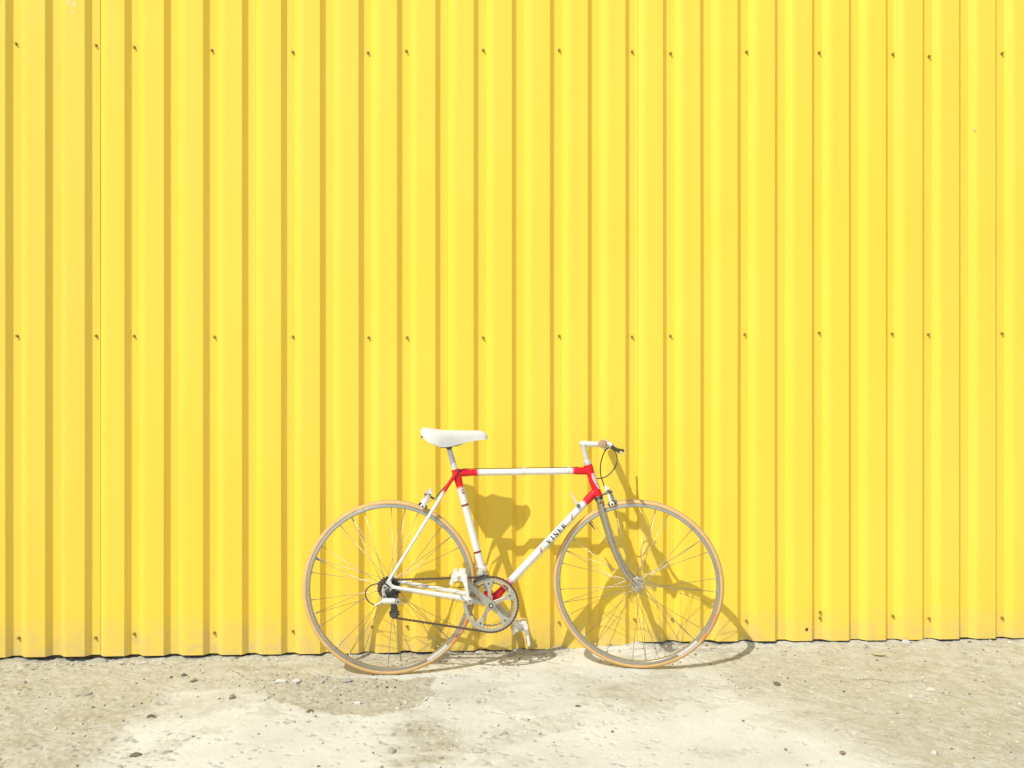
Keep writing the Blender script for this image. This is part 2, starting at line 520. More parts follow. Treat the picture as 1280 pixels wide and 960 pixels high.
PROF = sheet_profile()
sheets = []
for k in range(-5, 8):
    xa = SEAM0 + k * SHEET_W
    b0, b1 = BOTTOM.get(k, (-.02, -.02) if k < 0 else (.015, .015))
    zs = [0.0] + list(np.linspace(0.03, TOP, 46))
    yo = -0.0016 if k % 2 else 0.0
    n = len(PROF)
    X = np.array([p[0] for p in PROF]) + xa
    Y = np.array([p[1] for p in PROF]) + yo
    vs = []
    for z in zs:
        zb = b0 + (b1 - b0) * (X - xa) / SHEET_W
        zz = zb + (TOP - zb) * (z / TOP)
        # slight oil-canning of the thin sheet
        wob = 0.0017 * (fbm(X * 5.0 + 40, zz * 1.1 + k * 3, 12, 3) - 0.5) + 0.0007 * (fbm(X * 14 + 9, zz * 2.2, 29, 2) - 0.5)
        dent = 0.004 * np.maximum(0, fbm(X * 9, zz * 9, 63, 3) - 0.66) * (zz < 1.2)
        dx = 0.0022 * (fbm(X * 3.1, zz * 0.7 + 11, 41, 2) - 0.5)
        vs += [(float(x + d), float(y + w + e), float(q)) for x, y, q, w, d, e in zip(X, Y, zz, wob, dx, dent)]
    TH = 0.0012
    nz = len(zs)
    front = len(vs)
    vs += [(x, y + TH, z) for x, y, z in vs]
    fs = []
    for j in range(nz - 1):
        for i in range(n - 1):
            a = j * n + i
            fs.append((a, a + 1, a + n + 1, a + n))
            fs.append((front + a, front + a + n, front + a + n + 1, front + a + 1))
    for i in range(n - 1):
        fs.append((i, front + i, front + i + 1, i + 1))
        a = (nz - 1) * n + i
        fs.append((a, a + 1, front + a + 1, front + a))
    for j in range(nz - 1):
        for a in (j * n, j * n + n - 1):
            fs.append((a, a + n, front + a + n, front + a))
    me = bpy.data.meshes.new('sheet')
    me.from_pydata(vs, [], fs)
    bm = bmesh.new(); bm.from_mesh(me); bmesh.ops.recalc_face_normals(bm, faces=bm.faces); bm.to_mesh(me); bm.free()
    me.polygons.foreach_set('use_smooth', [True] * len(me.polygons))
    me.set_sharp_from_angle(angle=R(28))
    tn = {-1: .24, 0: .09, 1: .02, 2: .0, 3: .10}.get(k, .1)
    at = me.attributes.new('tone', 'FLOAT', 'POINT'); at.data.foreach_set('value', [tn] * len(vs))
    me.materials.append(M['yellow'])
    o = bpy.data.objects.new('sheet', me)
    COL.objects.link(o); o.parent = wall
    sheets.append((xa, xa + SHEET_W, o, yo))

mb = MB(); mb.box((0.1, 0.075, -0.02), (14.3, 0.08, 0.20)); mb.build('gap_light_block', M['light_block'], wall, smooth=False)  # added block: keeps sky light out and darkens the gap under the sheets
mb = MB(); mb.box((0.1, 0.14, 1.70), (14.3, 0.04, 3.55)); mb.build('rear_light_block', M['light_block'], wall, smooth=False)  # added unseen panel that stops light coming through from behind
mb = MB(); mb.box((0.1, 0.03, TOP + 0.012), (14.5, 0.14, 0.02)); mb.box((0.1, -0.05, TOP - 0.05), (14.5, 0.004, 0.12))
mb.build('cap_flashing', M['yellow'], wall, smooth=False)

# screws: hexagonal heads on washers, standing in the valleys
def screw_mesh():
    mb = MB()
    mb.revolve([(0.0001, 0.0), (0.0062, 0.0), (0.0062, -0.002), (0.0001, -0.0022)], seg=12, closed=True)
    hx = [(0.0047 * math.cos(R(60 * i + 12)), 0.0047 * math.sin(R(60 * i + 12))) for i in range(6)]
    mb.plate(hx, -0.0100, -0.0018)
    o = mb.build('screw', M['screw'], None, smooth=False)
    me = o.data
    bpy.data.objects.remove(o)
    return me
SCREW = screw_mesh()
ROWS = [
    [(-1.912, 2.509), (-1.588, 2.507), (-1.434, 2.503), (-1.116, 2.495), (-0.783, 2.493), (-0.471, 2.495), (-0.311, 2.504), (0.011, 2.512), (0.332, 2.517), (0.642, 2.515), (0.806, 2.511), (1.133, 2.523), (1.448, 2.524), (1.769, 2.523), (1.927, 2.515), (2.248, 2.533)],
    [(-1.907, 1.305), (-1.588, 1.306), (-1.434, 1.306), (-1.106, 1.303), (-0.783, 1.304), (-0.468, 1.301), (-0.308, 1.302), (0.011, 1.302), (0.332, 1.31), (0.642, 1.307), (0.806, 1.311), (1.126, 1.319), (1.448, 1.326), (1.766, 1.323), (1.924, 1.32), (2.248, 1.325)],
    [(-1.901, 0.061), (-1.59, 0.058), (-1.434, 0.072), (-1.106, 0.072), (-0.783, 0.075), (-0.454, 0.091), (-0.308, 0.09), (0.332, 0.099), (0.652, 0.109), (0.813, 0.107), (1.133, 0.097), (1.452, 0.131), (1.452, 0.106), (1.769, 0.111), (1.927, 0.099), (2.248, 0.098)],
]
for k in (-5, -4, -3, 4, 5, 6, 7):
    for r in (0, 2, 4, 6):
        for row, z in zip(ROWS, (2.515, 1.310, 0.095)):
            row.append((SEAM0 + k * SHEET_W + r * PITCH + W_UP + W_CR + W_DN + W_VAL * .5, z + rng.uniform(-.01, .01)))
for row in ROWS:
    for x, z in row:
        for xa, xb, sh, yo in sheets:
            if xa <= x < xb:
                o = bpy.data.objects.new('screw', SCREW)
                COL.objects.link(o); o.parent = sh
                o.location = (x, DEPTH + yo - 0.0002, z)
                o.rotation_euler = (0, rng.uniform(0, 1), 0)
                o.rotation_euler.x = rng.uniform(-0.12, 0.12)
                break
# a nail hole with a dark plug low on the wall, and a chip of bare metal higher up
def blot(x, y, z, rx, rz, mat, name, sh, seed):
    r = random.Random(seed)
    pts = []
    for i in range(11):
        a = 2 * math.pi * i / 11; q = r.uniform(0.6, 1.15)
        pts.append((x + rx * q * math.cos(a), z + rz * q * math.sin(a)))
    mb = MB(); mb.plate(pts, y - 0.0006, y + 0.0006)
    return mb.build(name, mat, sh, smooth=False)
def sheet_at(x):
    for s in sheets:
        if s[0] <= x < s[1]: return s
s = sheet_at(2.11); blot(2.118, s[3], 2.20, 0.006, 0.010, M['chalk'], 'paint_chip', s[2], 4)
s = sheet_at(1.38); blot(1.385, s[3], 0.064, 0.007, 0.009, M['washer'], 'hole', s[2], 6)
s = sheet_at(-1.71)
for (x, z, rx, rz, q) in [(-1.690, 2.672, .008, .012, 1), (-1.667, 2.665, .006, .018, 2), (-1.655, 2.69, .009, .007, 3), (-1.672, 2.632, .006, .005, 5), (-1.695, 2.642, .004, .006, 8)]:
    blot(x, s[3], z, rx, rz, M['chalk'], 'paint_smear', s[2], q)

# ------------------------------------------------------------------ bicycle
LEAN, BIKE_D = 3.0, 0.265
bike = empty('bicycle', (0, -BIKE_D, 0))
bike.rotation_euler = (R(-LEAN), 0, 0)
tag(bike, 'white and red road bicycle leaning against the yellow corrugated wall', 'bicycle')
V = Vector
HUB_R, HUB_F, BB = V((-.351, 0, .3233)), V((.6115, 0, .3275)), V((.0393, 0, .2612))
SC, HT_T, HT_B = V((-.094, 0, .760)), V((.4214, 0, .7907)), V((.461, 0, .6687))
ax = (HT_T - HT_B).normalized()
STEER = Matrix.Translation(HT_B) @ Matrix.Rotation(R(-12), 4, ax) @ Matrix.Translation(-HT_B)

frame = empty('frame', (0, 0, 0), bike)
def lin(a, b, n): return [a.lerp(b, i / (n - 1)) for i in range(n)]
def fade(x, a, b): return max(0.0, min(1.0, (x - a) / (b - a)))
def paint(mb, name): return mb.build(name, M['paint'], frame, attname='red')

tt_a, tt_b = V((-.0924, 0, .761)), V((.4244, 0, .7669))
mb = MB(); mb.tube(lin(tt_a, tt_b, 60), 0.0128, 16, att=lambda t, p: max(fade(p.x, .0, -.022), fade(p.x, .355, .372)))
paint(mb, 'top_tube')
dt_a, dt_b = BB.copy(), V((.4554, 0, .6906))
def dt_red(t, p):
    return max(fade(p.x, .402, .418), fade(p.x, .128, .100))
mb = MB(); mb.tube(lin(dt_a, dt_b, 70), 0.0145, 18, att=dt_red); paint(mb, 'down_tube')
st_dir = (BB - SC).normalized()
mb = MB(); mb.tube(lin(SC - st_dir * 0.016, BB, 60), 0.0143, 16, att=lambda t, p: max(fade(p.z, .695, .718), fade(p.z, .30, .285)))
paint(mb, 'seat_tube')
mb = MB()
hl = (HT_T - HT_B).length
mb.tube(lin(HT_B, HT_T, 30), [0.0176 if (t < 0.22 or t > 0.80) else 0.0163 for t in [i / 29 for i in range(30)]], 18,
        att=lambda t, p: 1.0)
paint(mb, 'head_tube')
fwd_h = V((0, 1, 0)).cross(ax); fwd_h = fwd_h if fwd_h.x > 0 else -fwd_h
mb = MB(); vs = []
NA = 10
for i in range(13):
    h = hl * (.20 + .52 * i / 12)
    lo = -8 + 58 * abs(i / 12 - .72) ** 1.4; hi = 100
    for j in range(NA + 1):
        a = R(lo + (hi - lo) * j / NA)
        vs.append(HT_B + ax * h + (V((0, -1, 0)) * math.cos(a) + fwd_h * math.sin(a)) * (.0186 - .0012 * math.sin(math.pi * i / 12) ** .5))
mb.add(vs, [(r * (NA + 1) + j, r * (NA + 1) + j + 1, (r + 1) * (NA + 1) + j + 1, (r + 1) * (NA + 1) + j) for r in range(12) for j in range(NA)])
mb.build('head_transfer', M['pink'], frame)
# lugs: sleeves that taper along the tubes from each joint
def lug(a, b, r, L, red=1.0):
    d = (b - a).normalized()
    mb = MB()
    mb.tube([a, a + d * L * 0.75, a + d * L], [r + 0.0022, r + 0.0020, r + 0.0006], 16, att=lambda t, p: red)
    paint(mb, 'lug')
lug(tt_b, tt_a, 0.0128, 0.055); lug(dt_b, dt_a, 0.0145, 0.062); lug(tt_a, tt_b, 0.0128, 0.048)
lug(SC - st_dir * .014, BB, 0.0143, 0.052); lug(BB, dt_b, .0145, .052); lug(BB, SC, .0143, .048)
mb = MB(); mb.tube([BB + V((0, y, 0)) for y in (-.034, -.033, .033, .034)], [.0195, .0205, .0205, .0195], 20, att=lambda t, p: 1.0)
paint(mb, 'bottom_bracket')
for s in (-1, 1):
    pts = smooth_path([(-.0935, s * .0165, .7625), (-.1391, s * .026, .6932), (-.2426, s * .046, .5262), (-.3475, s * .062, .3585)], 26)
    mb = MB(); mb.tube(pts, [(.0075 - .0018 * i / 26) for i in range(27)], 10, att=lambda t, p: fade(p.z, .680, .700)); paint(mb, 'seat_stay')
    pts = smooth_path([(.022, s * .026, .2665), (-.06, s * .045, .2850), (-.20, s * .055, .3105), (-.332, s * .062, .334)], 26)
    mb = MB(); mb.tube(pts, [(.0105 - .0040 * (i / 26) ** 1.3, .0085 - .0025 * i / 26) for i in range(27)], 10, att=lambda t, p: fade(p.x, -.015, .01)); paint(mb, 'chain_stay')
    mb = MB()
    mb.plate([(-.342, .369), (-.352, .362), (-.362, .347), (-.366, .333), (-.372, .318), (-.366, .309), (-.357, .318), (-.352, .312), (-.343, .318), (-.334, .328), (-.322, .329), (-.322, .339), (-.336, .346)],
             s * .062 - .0025, s * .062 + .0025)
    mb.build('dropout', M['alloy_bright'], frame, bevel=.0008)
mb = MB(); mb.tube(lin(V((-.16, -.031, .655)), V((-.16, .031, .655)), 4), .006, 10, att=lambda t, p: 0.0); paint(mb, 'brake_bridge')
mb = MB(); mb.tube(lin(V((-.107, -.012, .752)), V((-.107, .012, .752)), 3), .0048, 10); mb.tube(lin(V((-.107, -.020, .752)), V((-.107, .020, .752)), 3), .003, 8)
mb.build('seat_bolt', M['steel_dark'], frame)
# painted bands on the seat tube
for z, L in ((.6374, .0065), (.6325, .0015), (.4556, .0065), (.4515, .0015)):
    k = (SC.z - z) / (SC.z - BB.z); c = SC.lerp(BB, k)
    mb = MB(); mb.tube([c - st_dir * L / 2, c + st_dir * L / 2], .0146, 18); mb.build('painted_band', M['band'], frame)
mb = MB(); c = V((-.0690, -.0140, .690)); mb.box(c, (.009, .003, .016), Matrix.Rotation(R(-15), 3, 'Y')); mb.build('seat_tube_badge', M['band'], frame, bevel=.001)
mb = MB(); mb.box(c + V((0, -.0018, 0)), (.005, .0015, .007), Matrix.Rotation(R(-15), 3, 'Y')); mb.build('seat_tube_badge', M['label_white'], frame)

# lettering on the down tube, bent round the tube
dt_d = (dt_b - dt_a).normalized()
dt_up = V((0, -1, 0)).cross(dt_d)          # points up-left of the tube on the near face
if dt_up.z < 0: dt_up = -dt_up
def on_dt(s, v, lift=0.0004):
    """s metres along the tube from the bottom bracket, v metres up round its near face"""
    r = 0.0145 + lift; a = v / 0.0145
    return dt_a + dt_d * s + V((0, -1, 0)) * (r * math.cos(a)) + dt_up * (r * math.sin(a))
def stroke(mb, p, q, w, n=6):
    """straight stroke from p to q in (s, v), of width w measured along s, horizontal ends"""
    for side in (0,):
        vs, fs = [], []
        for i in range(n + 1):
            t = i / n; s = p[0] + (q[0] - p[0]) * t; v = p[1] + (q[1] - p[1]) * t
            horiz = abs(q[1] - p[1]) < 1e-6
            a = (s, v - w / 2) if horiz else (s - w / 2, v)
            b_ = (s, v + w / 2) if horiz else (s + w / 2, v)
            vs += [on_dt(*a), on_dt(*b_)]
        for i in range(n):
            fs.append((2 * i, 2 * i + 1, 2 * i + 3, 2 * i + 2))
        mb.add(vs, fs)
def seg(c, a, b, w, s0, H):
    stroke(mb, (s0 + a[0] * H, (a[1] - .5) * H), (s0 + b[0] * H, (b[1] - .5) * H), w * H * 1.12)
H = 0.0205
s_v = (V((.2586, 0, .5059)) - dt_a).dot(dt_d) - 0.012
glyphs = {
    'V': [((.16, 1), (.42, 0), .24), ((.42, 0), (.74, 1), .11), ((0, .96), (.36, .96), .08), ((.58, .96), (.90, .96), .08)],
    'I': [((.22, 0), (.22, 1), .24), ((.02, .96), (.42, .96), .08), ((.02, .04), (.42, .04), .08)],
    'N': [((.17, 0), (.17, 1), .10), ((.17, 1), (.72, 0), .24), ((.76, 0), (.76, 1), .10), ((0, .96), (.22, .96), .08), ((.02, .04), (.34, .04), .08), ((.60, .96), (.92, .96), .08)],
    'E': [((.17, 0), (.17, 1), .24), ((0, .96), (.70, .96), .08), ((0, .04), (.72, .04), .08), ((.17, .52), (.55, .52), .08), ((.67, .78), (.67, 1), .08), ((.70, 0), (.70, .22), .08), ((.54, .40), (.54, .64), .07)],
    'R': [((.17, 0), (.17, 1), .24), ((0, .96), (.50, .96), .08), ((0, .04), (.36, .04), .08), ((.20, .50), (.48, .50), .08), ((.60, .58), (.60, .90), .21), ((.42, .50), (.72, 0), .23), ((.62, .04), (.92, .04), .08)],
}
mb = MB()
pos = {'V': 0, 'I': 1.16, 'N': 1.86, 'E': 3.06, 'R': 4.08}
for ch, g in glyphs.items():
    for a, b_, w in g:
        seg(ch, a, b_, w, s_v + pos[ch] * H, H)
mb.build('lettering', M['ink'], frame, smooth=False)
def swoosh(points, mat, name, lift=.0005):
    mb = MB(); vs = []; n = len(points)
    for (s, v, w) in points: vs += [on_dt(s - w / 2, v, lift), on_dt(s + w / 2, v, lift)]
    mb.add(vs, [(2 * i, 2 * i + 1, 2 * i + 3, 2 * i + 2) for i in range(n - 1)])
    mb.build(name, mat, frame, smooth=False)
s1 = (V((.348, 0, .5915)) - dt_a).dot(dt_d); s2 = (V((.2316, 0, .4651)) - dt_a).dot(dt_d)
swoosh([(s1 + .014, .012, .002), (s1 + .011, .008, .006), (s1 + .004, .001, .008), (s1 - .002, -.006, .009), (s1 - .006, -.012, .004)], M['rose'], 'painted_ornament')
swoosh([(s2 + .010, .012, .002), (s2 + .006, .007, .007), (s2 + .000, .000, .008), (s2 - .004, -.008, .008), (s2 - .004, -.013, .004)], M['rose'], 'painted_ornament')
swoosh([(s2 + .017, .004, .003), (s2 + .016, .001, .008), (s2 + .015, -.003, .003)], M['gold'], 'painted_ornament')
# round boss and the lever of the down-tube shifter
c = V((.3801, 0, .6335))
mb = MB()
mb.tube([c + V((0, y, 0)) for y in (-.012, -.021, -.022)], [.0085, .0085, .0065], 16)
mb.build('shift_boss', M['alloy'], frame)
mb = MB(); mb.revolve([(.0035, -.0225), (.0062, -.0225), (.0062, -.0235), (.0035, -.0235)], c=c, seg=16); mb.build('boss_ring', M['ink'], frame)
for x in (-.0113 + .18, .345):
    mb = MB(); p = V((x, 0, tt_a.z + (tt_b.z - tt_a.z) * (x - tt_a.x) / (tt_b.x - tt_a.x)))
    mb.tube([p - V((.004, 0, 0)), p + V((.004, 0, 0))], .0135, 14); mb.box(p + V((0, 0, .0155)), (.008, .006, .006))
    mb.build('cable_clip', M['alloy_bright'], frame)

mb = MB(); sh = V((.3788, .02, .6391))
mb.tube([sh + V((0, -.006, 0)), sh + V((0, .008, 0))], .008, 12)
mb.tube([sh + V((0, .003, 0)), sh + V((-.010, .003, .018)), V((.3545, .024, .680))], [(.0045, .003), (.0038, .0025), (.003, .002)], 8)
mb.build('shift_lever', M['alloy_bright'], bike)

# headset, fork
mb = MB()
def along(c, d, prof, seg=18, mb_=None):
    mb_.tube([c + d * h for h, r in prof], [r for h, r in prof], seg)
along(HT_T, ax, [(0, .0170), (.003, .0185), (.006, .0185), (.0065, .0150), (.010, .0165), (.014, .0165), (.0145, .0140), (.018, .0130)], 18, mb)
mb.build('headset', M['alloy_bright'], bike)
mb = MB(); along(HT_B, -ax, [(0, .0170), (.003, .0192), (.006, .0192), (.007, .0160), (.012, .0185), (.014, .0175)], 18, mb)
mb.build('headset', M['steel_dark'], bike)
fork = empty('fork', (0, 0, 0), bike)
mb = MB()
along(HT_B - ax * .014, -ax, [(0, .0155), (.004, .0165), (.010, .0150), (.022, .0148)], 16, mb)
cr = HT_B - ax * .032
mb.tube([cr + V((0, y, -abs(y) * .25)) for y in (-.036, -.03, -.015, 0, .015, .03, .036)], [(.008, .010), (.011, .011), (.012, .012), (.0125, .012), (.012, .012), (.011, .011), (.008, .010)], 12, ref=(0, 0, 1))
mb.build('fork_crown', M['chrome'], fork, mtx=STEER)
for s in (-1, 1):
    pts = smooth_path([tuple(V((cr.x, s * .031, cr.z)) + ax * .004), (.4924, s * .036, .5595), (.517, s * .042, .4816), (.5511, s * .047, .4037), (.5853, s * .050, .3569), (.6120, s * .052, .3315)], 30)
    mb = MB(); mb.tube(pts, [(.0135 - .0078 * (i / 30) ** 1.15, .0100 - .0045 * i / 30) for i in range(31)], 14)
    mb.plate([(.601, .345), (.612, .342), (.623, .336), (.624, .327), (.615, .321), (.607, .326), (.600, .336)], s * .052 - .0025, s * .052 + .0025)
    mb.build('fork_blade', M['chrome'], fork, mtx=STEER)

# stem and handlebar
stem_t, bar_c = V((.4013, 0, .872)), V((.489, 0, .8715))
mb = MB()
mb.tube([HT_T + ax * .012, stem_t - ax * .012, stem_t - ax * .004], [.0110, .0110, .0125], 16)
mb.tube([stem_t + V((-.010, 0, .003)), stem_t + V((-.004, 0, .001)), stem_t.lerp(bar_c, .5), bar_c - V((.018, 0, 0))], [.0095, .0125, .0115, .0115], 16)
mb.tube([bar_c + V((0, y, 0)) for y in (-.022, -.020, .020, .022)], [.0165, .0180, .0180, .0165], 18)
mb.tube([bar_c + V((-.002, -.008, -.018)), bar_c + V((-.002, .008, -.018))], .006, 10)
mb.build('stem', M['alloy_bright'], bike, mtx=STEER)
hb = empty('handlebar', (0, 0, 0), bike)
HW = .212
rise = lambda y: V((0, y, -.0200 * y / HW))
mb = MB(); mb.tube([bar_c + rise(y) for y in np.linspace(-HW + .002, HW - .002, 24)], .0111, 14)
mb.build('bar', M['alloy_bright'], hb, mtx=STEER)
for s in (-1, 1):
    mb = MB(); yy = np.linspace(.118, HW, 12)
    mb.tube([bar_c + rise(s * y) for y in yy], [.0140] + [.0148 + .0006 * (i % 2) for i in range(10)] + [.0150], 16)
    mb.build('grip', M['white'] if False else M['cork'], hb, mtx=STEER)
    mb = MB(); e = bar_c + rise(s * HW)
    mb.tube([e, e + V((0, s * .002, 0)), e + V((0, s * .0035, 0))], [.0155, .0150, .0105], 16)
    mb.build('end_plug', M['cork'], hb, mtx=STEER)
    # brake lever: perch on the bar, blade swept out and down in front of the grip
    mb = MB(); p = bar_c + rise(s * .098) - V((0, 0, .009 if s > 0 else 0))
    q0 = bar_c + rise(s * .098); mb.tube([q0 + V((0, -.009, 0)), q0 + V((0, .009, 0))], .0145, 14)
    mb.tube([p + V((.004, 0, .001)), p + V((.020, s * .004, -.001)), p + V((.030, s * .010, -.003)), p + V((.034, s * .014, -.006))], [.0085, .0105, .0105, .0060], 12)
    lv = mb.build('brake_lever', M['alloy_bright'], bike, mtx=STEER)
    mb = MB()
    q = smooth_path([tuple(p + V((.031, s * .012, -.006))), tuple(p + V((.040, s * .030, -.012))), tuple(p + V((.055, s * .062, -.019))), tuple(p + V((.068, s * .090, -.024)))], 14)
    mb.tube(q, [(.0064, .0046)] * 15, 8)
    mb.build('lever_blade', M['black'], lv, mtx=STEER)
    mb = MB(); mb.tube([q[-1] - V((0, s * .006, 0)), q[-1], q[-1] + V((.003, s * .007, -.001))], [.005, .0062, .004], 10); mb.build('lever_tip', M['alloy_bright'], lv, mtx=STEER)

# saddle and seat post
def saddle():
    top = [(-.2322, .926), (-.226, .9385), (-.2204, .940), (-.190, .9355), (-.1581, .9302), (-.120, .9280), (-.0802, .9266), (-.040, .9263), (-.0021, .9258), (.012, .9225), (.0225, .914), (.0292, .9035)]
    botx = [-.2322, -.226, -.2015, -.1708, -.1442, -.1172, -.0789, -.0251, .005, .0247, .0292]
    botz = [.914, .900, .8830, .8690, .8610, .8640, .8735, .8862, .8895, .8905, .893]
    wx_ = [-.2322, -.228, -.215, -.19, -.16, -.13, -.10, -.07, -.03, .0, .018, .0292]
    ww = [.030, .047, .062, .070, .067, .054, .040, .030, .0225, .0195, .016, .007]
    mb = MB(); rings = []
    for x in np.concatenate([np.linspace(-.2322, -.218, 5), np.linspace(-.21, .012, 22), np.linspace(.016, .0292, 5)]):
        zt = np.interp(x, [p[0] for p in top], [p[1] for p in top]); zb = np.interp(x, botx, botz); w = np.interp(x, wx_, ww)
        ring = []
        n = 18
        for i in range(n + 1):
            a = math.pi * i / n
            cy = math.cos(a); sy = math.sin(a)
            y = w * math.copysign(abs(cy) ** .62, cy)
            z = zb + (zt - zb) * (sy ** .62 if sy > 0 else 0)
            ring.append(V((x, y, z)))
        # hollow underside
        for i in range(1, 6):
            y = -w * (1 - i / 3.0) * .9
            ring.append(V((x, y, min(zt - .004, zb + .010))))
        rings.append(ring)
    mb.rings(rings)
    o = mb.build('saddle', M['white'], bike, sharp=70)
    for s in (-1, 1):
        mb = MB(); mb.tube(smooth_path([(-.205, s * .030, .892), (-.185, s * .026, .876), (-.16, s * .022, .866), (-.10, s * .022, .866), (-.05, s * .014, .884), (-.005, s * .006, .896)], 20), .0035, 8)
        mb.build('saddle_rail', M['chrome'], o)
    mb = MB(); mb.revolve([(.0001, -.0645), (.004, -.0645), (.004, -.0705), (.0001, -.0705)], c=(-.2245, 0, .9015), seg=10); mb.build('rivet', M['steel_dark'], o)
saddle()
mb = MB()
sp_b, sp_t = V((-.0975, 0, .765)), V((-.1225, 0, .857))
sd = (sp_t - sp_b).normalized()
mb.tube([sp_b - sd * .04, sp_b + sd * .058, sp_b + sd * .06, sp_t - sd * .008, sp_t], [.0122, .0122, .0112, .0108, .0122], 16)
post = mb.build('seat_post', M['alloy_bright'], bike)
mb = MB(); mb.tube([sp_t + V((0, -.028, .006)), sp_t + V((0, .028, .006))], .0125, 14); mb.box(sp_t + V((-.012, 0, .006)), (.040, .05, .010))
mb.build('saddle_clamp', M['steel_dark'], post, bevel=.002)

# ---- wheels
def make_wheel(hub, rear):
    w = empty('wheel', (0, 0, 0), bike)
    if rear:
        w.matrix_local = Matrix.Translation(hub)
    else:
        w.matrix_local = STEER @ Matrix.Translation(hub) @ Matrix.Scale(.988, 4)
    RO = .334
    mb = MB(); prof = []
    for i in range(32):
        a = 2 * math.pi * i / 32
        prof.append((.3228 + .0112 * math.cos(a), .0108 * math.sin(a)))
    mb.revolve(prof, seg=120, att=lambda r, y: 1.0 if r > .3325 or r < .3192 else (0.25 if r > .3310 else 0.0))  # inner edge darkened too, painting the shaded recess against the rim
    mb.build('tyre', M['tyre'], w, attname='tread_and_recess', sharp=0)
    mb = MB(); mb.revolve([(.3150, .0080), (.3173, .0100), (.3163, .0105), (.3075, .0105), (.3052, .0082), (.3042, .003), (.3042, -.003), (.3052, -.0082), (.3075, -.0105), (.3163, -.0105), (.3173, -.0100), (.3150, -.0080)], seg=120)
    mb.build('rim', M['rim'], w, sharp=30)
    # hub shell
    fl = (.036, -.036) if not rear else (.036, -.018)
    fr = .021 if not rear else .022
    mb = MB()
    y1, y0 = fl
    shell = [(.0001, y0 - .014), (.0075, y0 - .014), (.010, y0 - .008), (.013, y0 - .004), (fr, y0 - .0035), (fr, y0 + .001), (.013, y0 + .004), (.0105, y0 + .012), (.0105, y1 - .012), (.013, y1 - .004), (fr, y1 - .001), (fr, y1 + .0035), (.013, y1 + .004), (.010, y1 + .008), (.0075, y1 + .014), (.0001, y1 + .014)]
    mb.revolve(shell, seg=28)
    mb.build('hub', M['alloy'], w)
    end = .052 if not rear else .064
    mb = MB()
    mb.tube([(0, -end - .007, 0), (0, end + .007, 0)], .0045, 10)
    for s in (-1, 1):
        mb.revolve([(.0001, s * (end + .003)), (.0085, s * (end + .003)), (.0085, s * (end + .009)), (.0055, s * (end + .0125)), (.0001, s * (end + .0125))], seg=6)
    if not rear:
        mb.tube([(0, end + .014, 0), (-.010, end + .018, .012), (-.024, end + .016, .030)], [.005, .0045, .003], 8)
    mb.build('axle', M['alloy'] if not rear else M['steel_dark'], w)
    # 36 spokes, three cross
    n_side = 18
    meshes = {}
    off = .07 if rear else .02
    for side, y in enumerate((y1, y0)):
        for k in range(n_side):
            phi = 2 * math.pi * k / n_side + (math.pi / n_side if side else 0) + off
            d = 1 if k % 2 else -1
            cross = 3 * 2 * math.pi / n_side - (math.pi / n_side) * .5
            ra = phi + d * cross
            a = V((fr * .88 * math.cos(phi), y + (.003 if d > 0 else -.003), fr * .88 * math.sin(phi)))
            b_ = V((.3046 * math.cos(ra), .0015 * (1 if y > 0 else -1), .3046 * math.sin(ra)))
            L = (b_ - a).length
            key = side
            if key not in meshes:
                mb = MB()
                mb.tube([(0, 0, 0), (0, 0, .02), (0, 0, L - .014)], [.00115, .00100, .00100], 6)
                mb.tube([(0, 0, L - .0145), (0, 0, L - .003), (0, 0, L + .001)], [.0017, .0021, .0021], 6)
                tmp = mb.build('spoke', M['spoke'], None, sharp=0)
                meshes[key] = tmp.data
                bpy.data.objects.remove(tmp)
            o = bpy.data.objects.new('spoke', meshes[key])
            COL.objects.link(o); o.parent = w
            o.matrix_local = Matrix.Translation(a) @ (b_ - a).to_track_quat('Z', 'Y').to_matrix().to_4x4()
    va = R(158) if rear else R(128)
    dv = V((math.cos(va), 0, math.sin(va)))
    mb = MB(); mb.tube([dv * .3045, dv * .282, dv * .280, dv * .268], [.003, .003, .002, .0018], 8); mb.build('valve', M['alloy'] if rear else M['steel_dark'], w)
    # tyre label and rim sticker, both on the near face
    def patch(a0, a1, r0, r1, y, mat, name, seg=14):
        mb = MB(); mb.revolve([(r0, y), (r1, y), (r1, y + .0006), (r0, y + .0006)], seg=seg, arc=(R(a0), R(a1))); return mb.build(name, mat, w)
    A = -62 if rear else -60
    patch(A, A + 17, .3085, .3175, -.0112, M['label_white'], 'rim_sticker')
    mbx = [(A + 1, A + 20, M['label_white']), (A + 21, A + 26, M['orange']), (A + 26.3, A + 39, M['label_red'] if rear else M['rose'])]
    def lab(a0, a1, mat, ra=-30, rb=22):
        prof = []
        for i in range(6):
            q = R(270 + ra + (rb - ra) * i / 5)
            prof.append((.3228 + .0115 * math.cos(q) * 1.0, .0111 * math.sin(q)))
        back = [(r, y + .0008) for r, y in prof[::-1]]
        mb = MB(); mb.revolve(prof + back, seg=16, arc=(R(a0), R(a1))); mb.build('tyre_label', mat, w)
    lab(A + 20, A + 25, M['orange']); lab(A + 25.2, A + 35, M['rose'] if not rear else M['label_red'], -14, 10); lab(A + 36, A + 41, M['orange'], -26, 18)
    lab(A + 2, A + 3, M['label_white'], -24, 16); lab(A + 4, A + 17, M['label_white'], -8, 4)
    for i in range(6):
        lab(A + 26 + i * 1.5, A + 26.7 + i * 1.5, M['label_white'], -9, 6)
